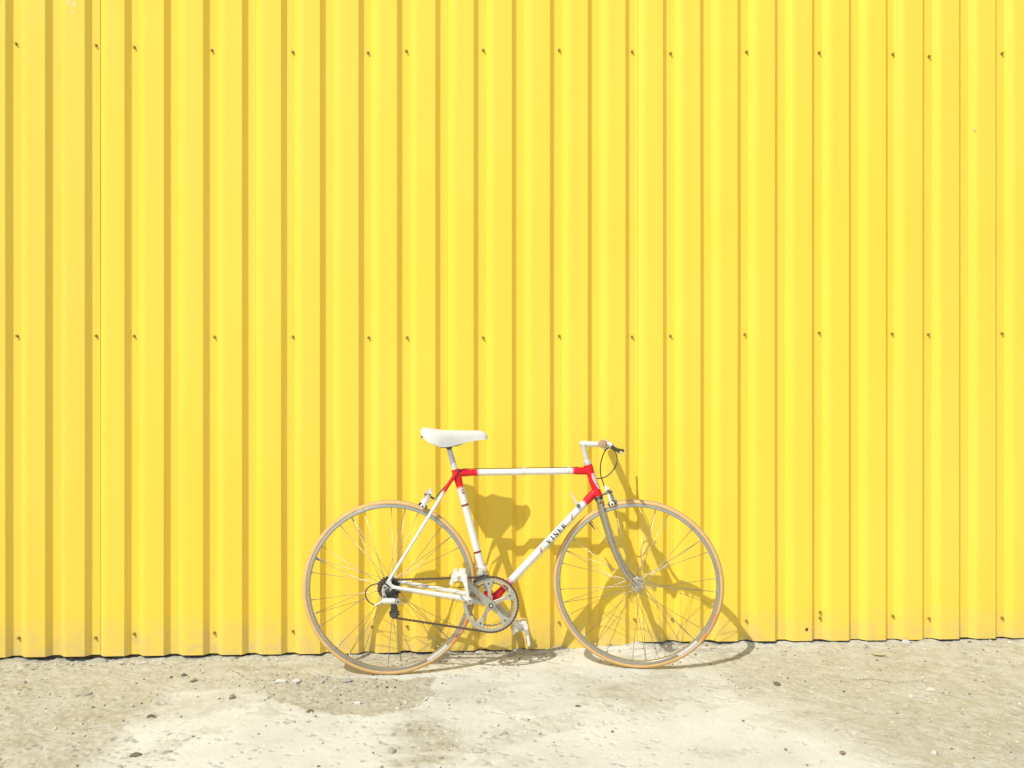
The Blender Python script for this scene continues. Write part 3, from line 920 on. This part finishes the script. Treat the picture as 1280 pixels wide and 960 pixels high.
    if rear:
        mb = MB()
        for i, (T, r) in enumerate(((23, .0455), (21, .0415), (19, .0375), (17, .0338), (15, .030), (13, .0262))):
            y = -.0235 - .0052 * i
            mb.gear((0, 0, 0), T, r - .0035, r + .0008, .014, y - .0009, y + .0009, phase=.1 * i)
        mb.revolve([(.0001, -.024), (.017, -.024), (.017, -.053), (.0001, -.053)], seg=20)
        mb.build('cassette', M['steel_dark'], w)
    return w
make_wheel(HUB_R, True)
make_wheel(HUB_F, False)

# ---- crankset
cs = empty('crankset', tuple(BB), bike)
mb = MB(); mb.gear((0, 0, 0), 52, .1015, .1065, .0905, -.0455, -.0425); mb.build('chainring', M['alloy'], cs, sharp=30)
mb = MB(); mb.gear((0, 0, 0), 42, .0822, .0868, .0780, -.0375, -.0350); mb.build('chainring', M['alloy_dark'], cs, sharp=30)
mb = MB()
for k in range(5):
    a = R(24 + 72 * k); d = V((math.cos(a), 0, math.sin(a))); p = V((-d.z, 0, d.x))
    out_, = [[]]
    pr = [(0.0, .0115), (.018, .0092), (.045, .0068), (.058, .0070), (.067, .0090), (.077, .0140), (.0900, .0200), (.0925, .0195)]
    L_ = [d * r + p * w for r, w in pr] + [d * r - p * w for r, w in pr[::-1]]
    # web arms that spread where they meet the ring
    mb.plate([(q.x, q.z) for q in L_], -.0475, -.0415)
mb.build('spider', M['alloy'], cs, bevel=.0008, sharp=30)
for k in range(5):
    mb = MB()
    a = R(24 + 72 * k)
    mb.revolve([(.0001, -.0505), (.0034, -.0500), (.0034, -.034), (.0001, -.034)], c=(.0805 * math.cos(a), 0, .0805 * math.sin(a)), seg=10)
    mb.build('chainring_bolt', M['steel_dark'], cs)
ca = math.atan2(1.0, -1.0)
for s in (-1, 1):
    d = V((math.cos(ca), 0, math.sin(ca))) * (1 if s < 0 else -1)
    yb, ye = s * .056, s * .072
    mb = MB()
    pw = V((-d.z, 0, d.x))
    pr = [(-.0185, .0050), (-.0135, .0130), (-.004, .0172), (.008, .0168), (.024, .0142), (.06, .0112), (.11, .0096), (.145, .0096), (.158, .0112), (.170, .0118), (.177, .0085), (.1805, .003)]
    ol = [d * r + pw * w for r, w in pr] + [d * r - pw * w for r, w in pr[::-1]]
    mb.plate([(q.x, q.z) for q in ol], -.0065, .0065)
    mb.v = [(x, y + yb + (ye - yb) * max(0, min(1, V((x, 0, z)).dot(d) / .12)), z) for x, y, z in mb.v]
    o = mb.build('crank_arm', M['alloy'], cs, smooth=False, bevel=.0028)
    mb = MB(); mb.revolve([(.0052, s * .0660), (.0088, s * .0660), (.0092, s * .0690), (.0062, s * .0690)], seg=16); mb.build('dust_cap', M['steel_dark'], cs)
    mb = MB(); mb.revolve([(.0001, s * .066), (.005, s * .066), (.005, s * .0672), (.0001, s * .0672)], seg=6); mb.build('crank_bolt', M['alloy_bright'], cs)
    # pedal: barrel on the spindle, hooked cage hanging heavy side down
    pc = BB + d * .170
    pd = empty('pedal', tuple(pc), bike)
    y0, y1 = sorted((s * .082, s * .142))
    mb = MB(); mb.tube([(0, s * .070, 0), (0, s * .084, 0), (0, s * .086, 0), (0, s * .140, 0), (0, s * .146, 0)], [.0065, .0065, .0105, .0092, .006], 14)
    mb.build('pedal_barrel', M['alloy'], pd)
    cage = [(-.032, -.024), (-.028, .002), (-.017, .018), (.002, .022), (.020, .021), (.029, .012), (.032, -.020), (.0385, -.071), (.029, -.073), (.022, -.034), (.013, -.012), (-.004, -.010), (-.018, -.016), (-.025, -.028)]
    for yy in (y0, y1):
        mb = MB(); mb.plate(cage, yy - .0013, yy + .0013)
        mb.build('cage_plate', M['pedal'], pd, smooth=False, bevel=.0008)
    mb = MB()
    mb.tube([(-.012, y0, .020), (-.012, y1, .020)], [(.004, .009)] * 2, 8, ref=(1, 0, 0))
    mb.tube([(.014, y0, .022), (.014, y1, .022)], [(.004, .013)] * 2, 8, ref=(1, 0, 0))
    for q in (-.005, -.025, -.045, -.060):
        mb.box((.0262 + (-q) * .10, (y0 + y1) / 2, q), (.006, abs(y1 - y0), .010))
    mb.tube([(-.030, y0, -.022), (-.030, y1, -.022)], .0045, 8)
    mb.box((.002, (y0 + y1) / 2, .013), (.030, abs(y1 - y0) * .7, .012))
    mb.build('cage_bar', M['pedal'], pd, bevel=.001)

# ---- chain
LOWJ, UPJ = V((-.3269, 0, .2320)), V((-.3340, 0, .2890))
CH_Y = -.0440
def arc(c, r, a0, a1, n):
    return [V((c.x + r * math.cos(R(a0 + (a1 - a0) * i / n)), 0, c.z + r * math.sin(R(a0 + (a1 - a0) * i / n)))) for i in range(n + 1)]
path = arc(HUB_R, .0345, 195, 84, 10) + arc(BB, .1045, 86, -102, 40) + arc(LOWJ, .0175, -82, -230, 8) + arc(UPJ, .0175, -35, 60, 5) + arc(HUB_R, .0345, -62, -160, 8)
dense = [path[0]]
for p in path[1:] + [path[0]]:
    a = dense[-1]; n = max(1, int((p - a).length / .0008))
    dense += [a.lerp(p, (i + 1) / n) for i in range(n)]
acc, pins = 0, [dense[0]]
for a, b_ in zip(dense, dense[1:]):
    acc += (b_ - a).length
    if acc >= .0127: pins.append(b_); acc = 0
mb = MB()
for i, p in enumerate(pins):
    q = pins[(i + 1) % len(pins)]
    d = (q - p)
    if d.length > .02 or d.length < .004: continue
    d.normalize(); up = V((-d.z, 0, d.x))
    yo = .0034 if i % 2 else .0022
    for s in (-1, 1):
        pr = [(-.0042, .0), (-.003, .0036), (0, .0043), (.0035, .0030), (.0092, .0030), (.0127, .0043), (.0157, .0036), (.0169, 0)]
        pr += [(x, -z) for x, z in pr[-2:0:-1]]
        pts = [p + d * x + up * z for x, z in pr]
        mb.plate([(t_.x, t_.z) for t_ in pts], CH_Y + s * yo - .0005, CH_Y + s * yo + .0005)
    mb.tube([p + V((0, CH_Y - .0042, 0)), p + V((0, CH_Y + .0042, 0))], .0038, 6)
mb.build('chain', M['rust'], bike, smooth=False)

# ---- derailleurs
rd = empty('rear_derailleur', (0, 0, 0), bike)
mb = MB()
mb.tube([(-.3604, -.058, .3348), (-.3604, -.074, .3348), (-.3604, -.076, .3348)], [.0105, .0105, .0085], 16)
mb.tube(smooth_path([(-.3604, -.070, .3348), (-.367, -.072, .322), (-.3645, -.073, .309), (-.362, -.074, .299)], 10), [(.0075, .005)] * 11, 12)
mb.tube([(-.3625, -.064, .303), (-.3625, -.080, .303), (-.3625, -.082, .303)], [.0085, .0085, .0065], 14)
mb.build('mounting_arm', M['alloy'], rd)
for c in ((-.3604, -.0765, .3348), (-.3625, -.0825, .303), (-.310, -.0865, .283)):
    mb = MB(); mb.tube([c, V(c) - V((0, .0015, 0))], .0042, 8); mb.build('pivot_bolt', M['steel_dark'], rd)
mb = MB()
mb.tube([(-.3715, -.078, .2850), (-.369, -.078, .2852), (-.352, -.079, .2862), (-.330, -.079, .2855), (-.322, -.078, .2850)], [(.006, .006), (.0095, .009), (.0108, .009), (.0108, .010), (.0098, .009)], 14)
mb.build('derailleur_body', M['pedal'], rd)
mb = MB()
mb.tube([(-.323, -.070, .2845), (-.310, -.074, .2830)], [.0095, .0110], 12)
mb.tube([(-.310, -.058, .283), (-.310, -.083, .283), (-.310, -.086, .283)], [.0115, .0115, .009], 16)
mb.tube([(-.370, -.078, .284), (-.380, -.080, .277), (-.397, -.080, .270)], [.0055, .004, .0032], 10)
mb.build('lower_knuckle', M['alloy'], rd)
mb = MB()
for y in (CH_Y - .0065, CH_Y + .0065):
    mb.plate([(-.346, .298), (-.334, .304), (-.322, .294), (-.318, .260), (-.314, .232), (-.322, .218), (-.334, .219), (-.339, .232), (-.340, .262)], y - .0008, y + .0008)
mb.build('derailleur_cage', M['steel_dark'], rd)
for c, nm in ((UPJ, 'jockey_wheel'), (LOWJ, 'jockey_wheel')):
    mb = MB(); mb.gear((c.x, CH_Y, c.z), 10, .0150, .0195, .003, -.0035, .0035); mb.build(nm, M['black'], rd)
mb = MB(); mb.tube(smooth_path([(-.330, -.060, .320), (-.357, -.068, .346), (-.385, -.070, .3495), (-.412, -.070, .343), (-.431, -.070, .327), (-.434, -.071, .306), (-.422, -.074, .284), (-.397, -.080, .2705)], 36), .0024, 8)
mb.build('gear_cable', M['cable'], bike)
mb = MB(); mb.tube([(-.300, -.086, .279), (-.292, -.086, .2765), (-.281, -.085, .272)], .0013, 6); mb.build('cable_tail', M['alloy_bright'], rd)
fd = empty('front_derailleur', (0, 0, 0), bike)
kz = lambda z: SC.lerp(BB, (SC.z - z) / (SC.z - BB.z))
mb = MB(); c = kz(.392)
mb.tube([c - st_dir * .008, c + st_dir * .008], .0168, 16)
mb.box(c + V((.010, -.018, 0)), (.016, .012, .014)); mb.box(c + V((-.006, -.022, -.016)), (.022, .014, .016), Matrix.Rotation(R(20), 3, 'Y'))
mb.tube([c + V((.017, -.010, .004)), c + V((.021, -.016, .012))], .003, 8); mb.tube([c + V((-.017, -.010, .004)), c + V((-.021, -.014, .010))], .003, 8)
mb.build('derailleur_clamp', M['alloy_bright'], fd, bevel=.0015)
mb = MB()
for y in (CH_Y - .009, CH_Y + .009):
    mb.plate([(BB.x + r * math.cos(R(a)), BB.z + r * math.sin(R(a))) for r, a in ((.112, 94), (.113, 105), (.113, 118), (.112, 128), (.103, 129), (.101, 118), (.101, 105), (.103, 95))], y - .0008, y + .0008)
mb.box((BB.x + .116 * math.cos(R(110)), CH_Y, BB.z + .116 * math.sin(R(110))), (.02, .018, .0016), Matrix.Rotation(R(-20), 3, 'Y'))
mb.build('derailleur_cage', M['steel_dark'], fd)

# ---- brakes
def caliper(pivot, down, fwd, mtx, thick):
    """side-pull caliper: down = towards the hub, fwd = away from the frame"""
    o = empty('brake_caliper', (0, 0, 0), bike)
    P = lambda a, y, f: pivot + down * a + V((0, y, 0)) + fwd * f
    mb = MB(); mb.tube([P(0, 0, -.020), P(0, 0, .026)], .0042, 10); mb.revolve([(.0001, -.008), (.008, -.008), (.008, .008), (.0001, .008)], c=tuple(P(0, 0, .012)), seg=12)
    mb.build('centre_bolt', M['steel_dark'], o, mtx=mtx)
    for s in (-1, 1):
        mb = MB(); f0 = .012 + .004 * s
        mb.tube(smooth_path([tuple(P(-.018, -s * .016 if s > 0 else -.030, f0)), tuple(P(-.012, -s * .004 - .006, f0)), tuple(P(.0, s * .004, f0)), tuple(P(.010, s * .022, f0)), tuple(P(.028, s * .029, f0)), tuple(P(.047, s * .024, f0 - .002))], 20),
                [(thick, .0055)] * 21, 10)
        mb.build('caliper_arm', M['alloy_bright'], o, mtx=mtx)
        mb = MB(); c = P(.043, s * .017, .010)
        t_ = fwd
        mb.tube([c - t_ * .017, c - t_ * .016, c + t_ * .016, c + t_ * .017], [(.0052, .005)] * 4, 10)
        mb.build('brake_pad', M['black'], o, mtx=mtx)
        mb = MB(); mb.tube([P(.043, s * .022, .010), P(.043, s * .0355, .010), P(.043, s * .0365, .010)], [.0090, .0090, .0070], 14); wsh = mb.build('pad_washer', M['pedal'], o, mtx=mtx)
        mb = MB(); mb.tube([P(.043, s * .036, .010), P(.043, s * .040, .010)], .0042, 8); mb.build('pad_bolt', M['steel_dark'], o, mtx=mtx)
    mb = MB(); mb.tube([P(-.014, -.026, .012), P(-.026, -.022, .010), P(-.033, -.016, .009)], [.004, .0045, .003], 10); mb.build('cable_anchor', M['alloy_bright'], o, mtx=mtx)
    return o
pr_ = V((-.176, 0, .662)); dr_ = (HUB_R - pr_).normalized(); fr_ = V((dr_.z, 0, -dr_.x))
fr_ = fr_ if fr_.x < 0 else -fr_
caliper(pr_ + fr_ * .020 + dr_ * .003, dr_, fr_, None, .0092)
pf_ = V((.4835, 0, .6760)); df_ = (HUB_F - pf_).normalized(); ff_ = V((-df_.z, 0, df_.x)); ff_ = ff_ if ff_.x > 0 else -ff_
caliper(pf_ + ff_ * .010, df_, ff_, STEER, .0060)

# ---- cables
def cable(pts, name='brake_cable', r=.0024, n=40, mat='cable'):
    mb = MB(); mb.tube(smooth_path(pts, n), r, 8); return mb.build(name, M[mat], bike)
cable([(.496, -.080, .874), (.494, -.075, .862), (.4800, -.055, .843), (.4690, -.035, .805), (.4672, -.025, .764), (.4748, -.020, .732), (.4840, -.020, .706)])
cable([(.512, .095, .862), (.524, .070, .853), (.536, .035, .840), (.5395, .010, .816), (.5300, -.006, .785), (.5075, -.014, .757), (.481, -.018, .7410), (.4526, .004, .7385), (.425, .016, .755), (.400, .010, .776), (.375, .0, .7815)])
mb = MB(); mb.tube([(x, 0, tt_a.z + (tt_b.z - tt_a.z) * (x - tt_a.x) / (tt_b.x - tt_a.x) + .0148) for x in np.linspace(-.055, .375, 8)], .0013, 6); mb.build('brake_cable', M['cable'], bike)
cable([(-.055, 0, .7768), (-.080, -.016, .772), (-.105, -.020, .752), (-.130, -.014, .718), (-.155, -.010, .690), (-.1718, -.012, .6689)], n=24)
mb = MB(); mb.tube([(-.1718, -.012, .6689), (-.2030, -.018, .6480)], .0016, 6); mb.build('brake_cable', M['chrome'], bike)
# bare gear cable under the down tube and along the chain stay
mb = MB(); mb.tube([on_dt(x, -.024, .004) for x in (.46, .24, .03)], .0009, 5); mb.build('gear_cable', M['spoke'], bike)
mb = MB(); mb.tube([(.015, -.034, .252), (-.10, -.058, .281), (-.318, -.070, .325)], .0012, 5); mb.build('gear_cable', M['spoke'], bike)

# ------------------------------------------------------------------ loose stones
def rock(name, x, y, sx, sy, sz, mat, seed, ang=0, rings=4, parent=None, mb=None, sub=0):
    r = random.Random(seed)
    own = mb is None
    if own: mb = MB()
    n = 7 if own else 5
    rg = []
    levels = [(-1.0, .35), (-.45, .95), (.25, 1.0), (.78, .62), (1.0, .18)] if own else [(-.9, .5), (0, 1.0), (.85, .45)]
    for h, w in levels:
        ring = []
        for i in range(n):
            a = 2 * math.pi * i / n + ang
            q = w * r.uniform(.72, 1.2)
            px, py = sx * q * math.cos(a - ang), sy * q * math.sin(a - ang)
            ring.append(V((px * math.cos(ang) - py * math.sin(ang), px * math.sin(ang) + py * math.cos(ang), sz * (h + r.uniform(-.2, .2)))))
        rg.append(ring)
    z = surf(x, y) + sz * (.35 if own else .2)
    if own:
        mb.rings(rg)
        o = mb.build(name, mat, None, smooth=True, sharp=28)
        o.location = (x, y, z)
        return o
    mb.rings([[p + V((x, y, z)) for p in q] for q in rg])

GRP = 'loose stones lying on the concrete'
STONES = [
    (-0.886, -0.472, .013, .009, .010, 'stone_brown', 'reddish brown pebble alone on the pale concrete left of the bicycle', .9),
    (1.804, -0.022, .026, .013, .012, 'stone_pale', 'white stone lump against the wall foot right of the bicycle', .1),
    (-0.747, -0.322, .026, .015, .008, 'stone_pale', 'pale broken concrete chunk, left one of the pair left of the rear tyre', .2),
    (-0.694, -0.317, .020, .016, .010, 'stone_pale', 'pale rounded concrete chunk, right one of the pair left of the rear tyre', .5),
    (-0.501, -0.335, .019, .012, .011, 'stone_grey', 'grey pebble closest to the front-left of the rear tyre', .1),
    (-0.429, -0.550, .014, .008, .006, 'stone_pale', 'small white pebble in the dirt patch below the rear wheel', .0),
    (-1.040, -0.915, .020, .010, .006, 'stone_dark', 'dark flat stone at the bottom left, near the picture edge', .3),
    (-0.954, -0.903, .017, .012, .004, 'stone_grey', 'grey flake of concrete beside the dark flat stone at the bottom left', .8),
    (-1.113, -0.623, .011, .009, .006, 'stone_dark', 'small dark stone on the dirt edge far left of the bicycle', .4),
    (-1.437, -0.403, .030, .016, .003, 'stone_grey', 'thin grey concrete flake on the dirt at far left', .4),
    (-1.144, -0.223, .012, .009, .007, 'stone_dark', 'dark pebble closest to the wall foot at left', .2),
    (-1.079, -0.295, .015, .011, .005, 'stone_dark', 'dark broad pebble between the brown pebble and the wall', .1),
    (-0.581, -0.618, .012, .007, .006, 'stone_dark', 'dark pebble on the lower edge of the dirt patch by the rear wheel', .2),
    (-0.268, -0.934, .013, .020, .008, 'stone_grey', 'upright grey chip at the bottom centre of the concrete', .2),
    (1.091, -0.452, .011, .013, .008, 'stone_dark', 'dark stone right of the front wheel', .5),
    (0.335, -0.614, .010, .008, .005, 'stone_dark', 'dark pebble below the gap between the wheels', .4),
    (1.621, -0.538, .022, .012, .007, 'stone_pale', 'flat pale stone on the dirt at far right', .2),
    (1.356, -1.032, .012, .010, .008, 'stone_pale', 'white pebble at the bottom right near the picture edge', .3),
    (1.085, -1.012, .012, .008, .006, 'stone_brown', 'small brown stone at the bottom edge right of the front wheel', .3),
    (1.517, -0.600, .014, .011, .007, 'stone_pale', 'round pale pebble left of the flat pale stone at right', .3),
]
for i, (x, y, sx, sy, sz, mt, lab, ang) in enumerate(STONES):
    o = rock('stone', x, y, sx, sy, sz, M[mt], 100 + i, ang)
    tag(o, lab, 'stone', GRP)
# dry leaf curled on the ground
mb = MB(); vs = []
for i in range(7):
    t_ = i / 6; w = .011 * math.sin(math.pi * (0.08 + .9 * t_))
    vs += [V((-.028 + .056 * t_, -w, .004 + .006 * t_ * t_)), V((-.028 + .056 * t_, 0, .001 + .004 * t_ * t_)), V((-.028 + .056 * t_, w, .007 + .004 * t_))]
fs = []
for i in range(6):
    for j in range(2): fs.append((3 * i + j, 3 * i + j + 1, 3 * i + j + 4, 3 * i + j + 3))
mb.add(vs, fs); leaf = mb.build('dry_leaf', M['leaf_dry'], None, sharp=0)
so = leaf.modifiers.new('thick', 'SOLIDIFY'); so.thickness = .0007
leaf.location = (1.612, -0.17, surf(1.612, -.17) + .001); leaf.rotation_euler = (0, 0, -.6)
tag(leaf, 'curled dry yellowish leaf on the dirt near the wall at right', 'leaf')
# two thin twigs
for (x, y, L, a, lab) in ((1.52, -.44, .24, -.12, 'long thin dry twig lying on the dirt at right'), (1.66, -.60, .055, -.50, 'short thin twig below the long twig at right')):
    mb = MB(); pts = [(L * (t_ - .5), .012 * math.sin(7 * t_) * L / .3, .0) for t_ in np.linspace(0, 1, 9)]
    pts = [V((x + p[0] * math.cos(a) - p[1] * math.sin(a), y + p[0] * math.sin(a) + p[1] * math.cos(a), 0)) for p in pts]
    pts = [V((p.x, p.y, surf(p.x, p.y) + .0022)) for p in pts]
    c0 = pts[4].copy()
    mb.tube([p - c0 for p in pts], [.0006 + .0005 * (1 - abs(i - 4) / 4) for i in range(9)], 6)
    o = mb.build('twig', M['stone_grey'], None); o.location = c0
    tag(o, lab, 'twig')

# crumbs of broken concrete nobody could count
for mname, mt, cnt, seed in (('gravel', 'stone_pale', 2600, 1), ('gravel', 'stone_grey', 2400, 2), ('gravel', 'stone_dark', 1300, 3)):
    mb = MB(); r = random.Random(seed); k = 0; tries = 0
    while k < cnt and tries < 60000:
        tries += 1
        x, y = r.uniform(-2.5, 2.6), r.uniform(-1.35, -0.005)
        near_wall = 1.0 if y > -.07 else 0.0
        p = .06 + .55 * dirt_at(x, y) ** 1.5 + .6 * near_wall
        if k % 4 == 0 and mt != 'stone_dark':
            cx, cy, cr = r.choice([(-.69, -.30, .07), (-.45, -.45, .16), (-.35, -.5, .15), (-.02, -.80, .10), (-.3, -.08, .25), (.05, -.06, .2), (.95, -.42, .10), (1.5, -.5, .3)])
            x, y = r.gauss(cx, cr), min(-.006, r.gauss(cy, cr * .6)); p = 1
        if mt == 'stone_dark': p = .35 + .3 * dirt_at(x, y)
        if mt == 'stone_dark' and k % 3 == 0:
            cx, cy, cr = r.choice([(-1.15, -.20, .30), (-.45, -.42, .20), (-1.0, -.30, .22), (-1.5, -.5, .35), (-.1, -.07, .22), (.1, -.09, .15)])
            x, y = r.gauss(cx, cr), min(-.006, r.gauss(cy, cr * .5)); p = 1
        if r.random() > p: continue
        s = .0011 + .0046 * r.random() ** 3.4
        if near_wall: s *= 1.4
        if mt == 'stone_dark': s *= .95
        fl = r.uniform(.5, .9) if mt != 'stone_grey' else r.uniform(.25, .6)
        rock('', x, y, s * r.uniform(1, 1.6 if mt != 'stone_grey' else 2.4), s, s * fl, None, seed * 100000 + k, r.uniform(0, 6), mb=mb)
        k += 1
    o = mb.build('gravel', M[mt], None, smooth=False)
    tag(o, {'stone_pale': 'pale crumbs of concrete scattered over the ground', 'stone_grey': 'grey grit scattered over the ground', 'stone_dark': 'dark grit specks scattered over the ground'}[mt], kind='stuff')
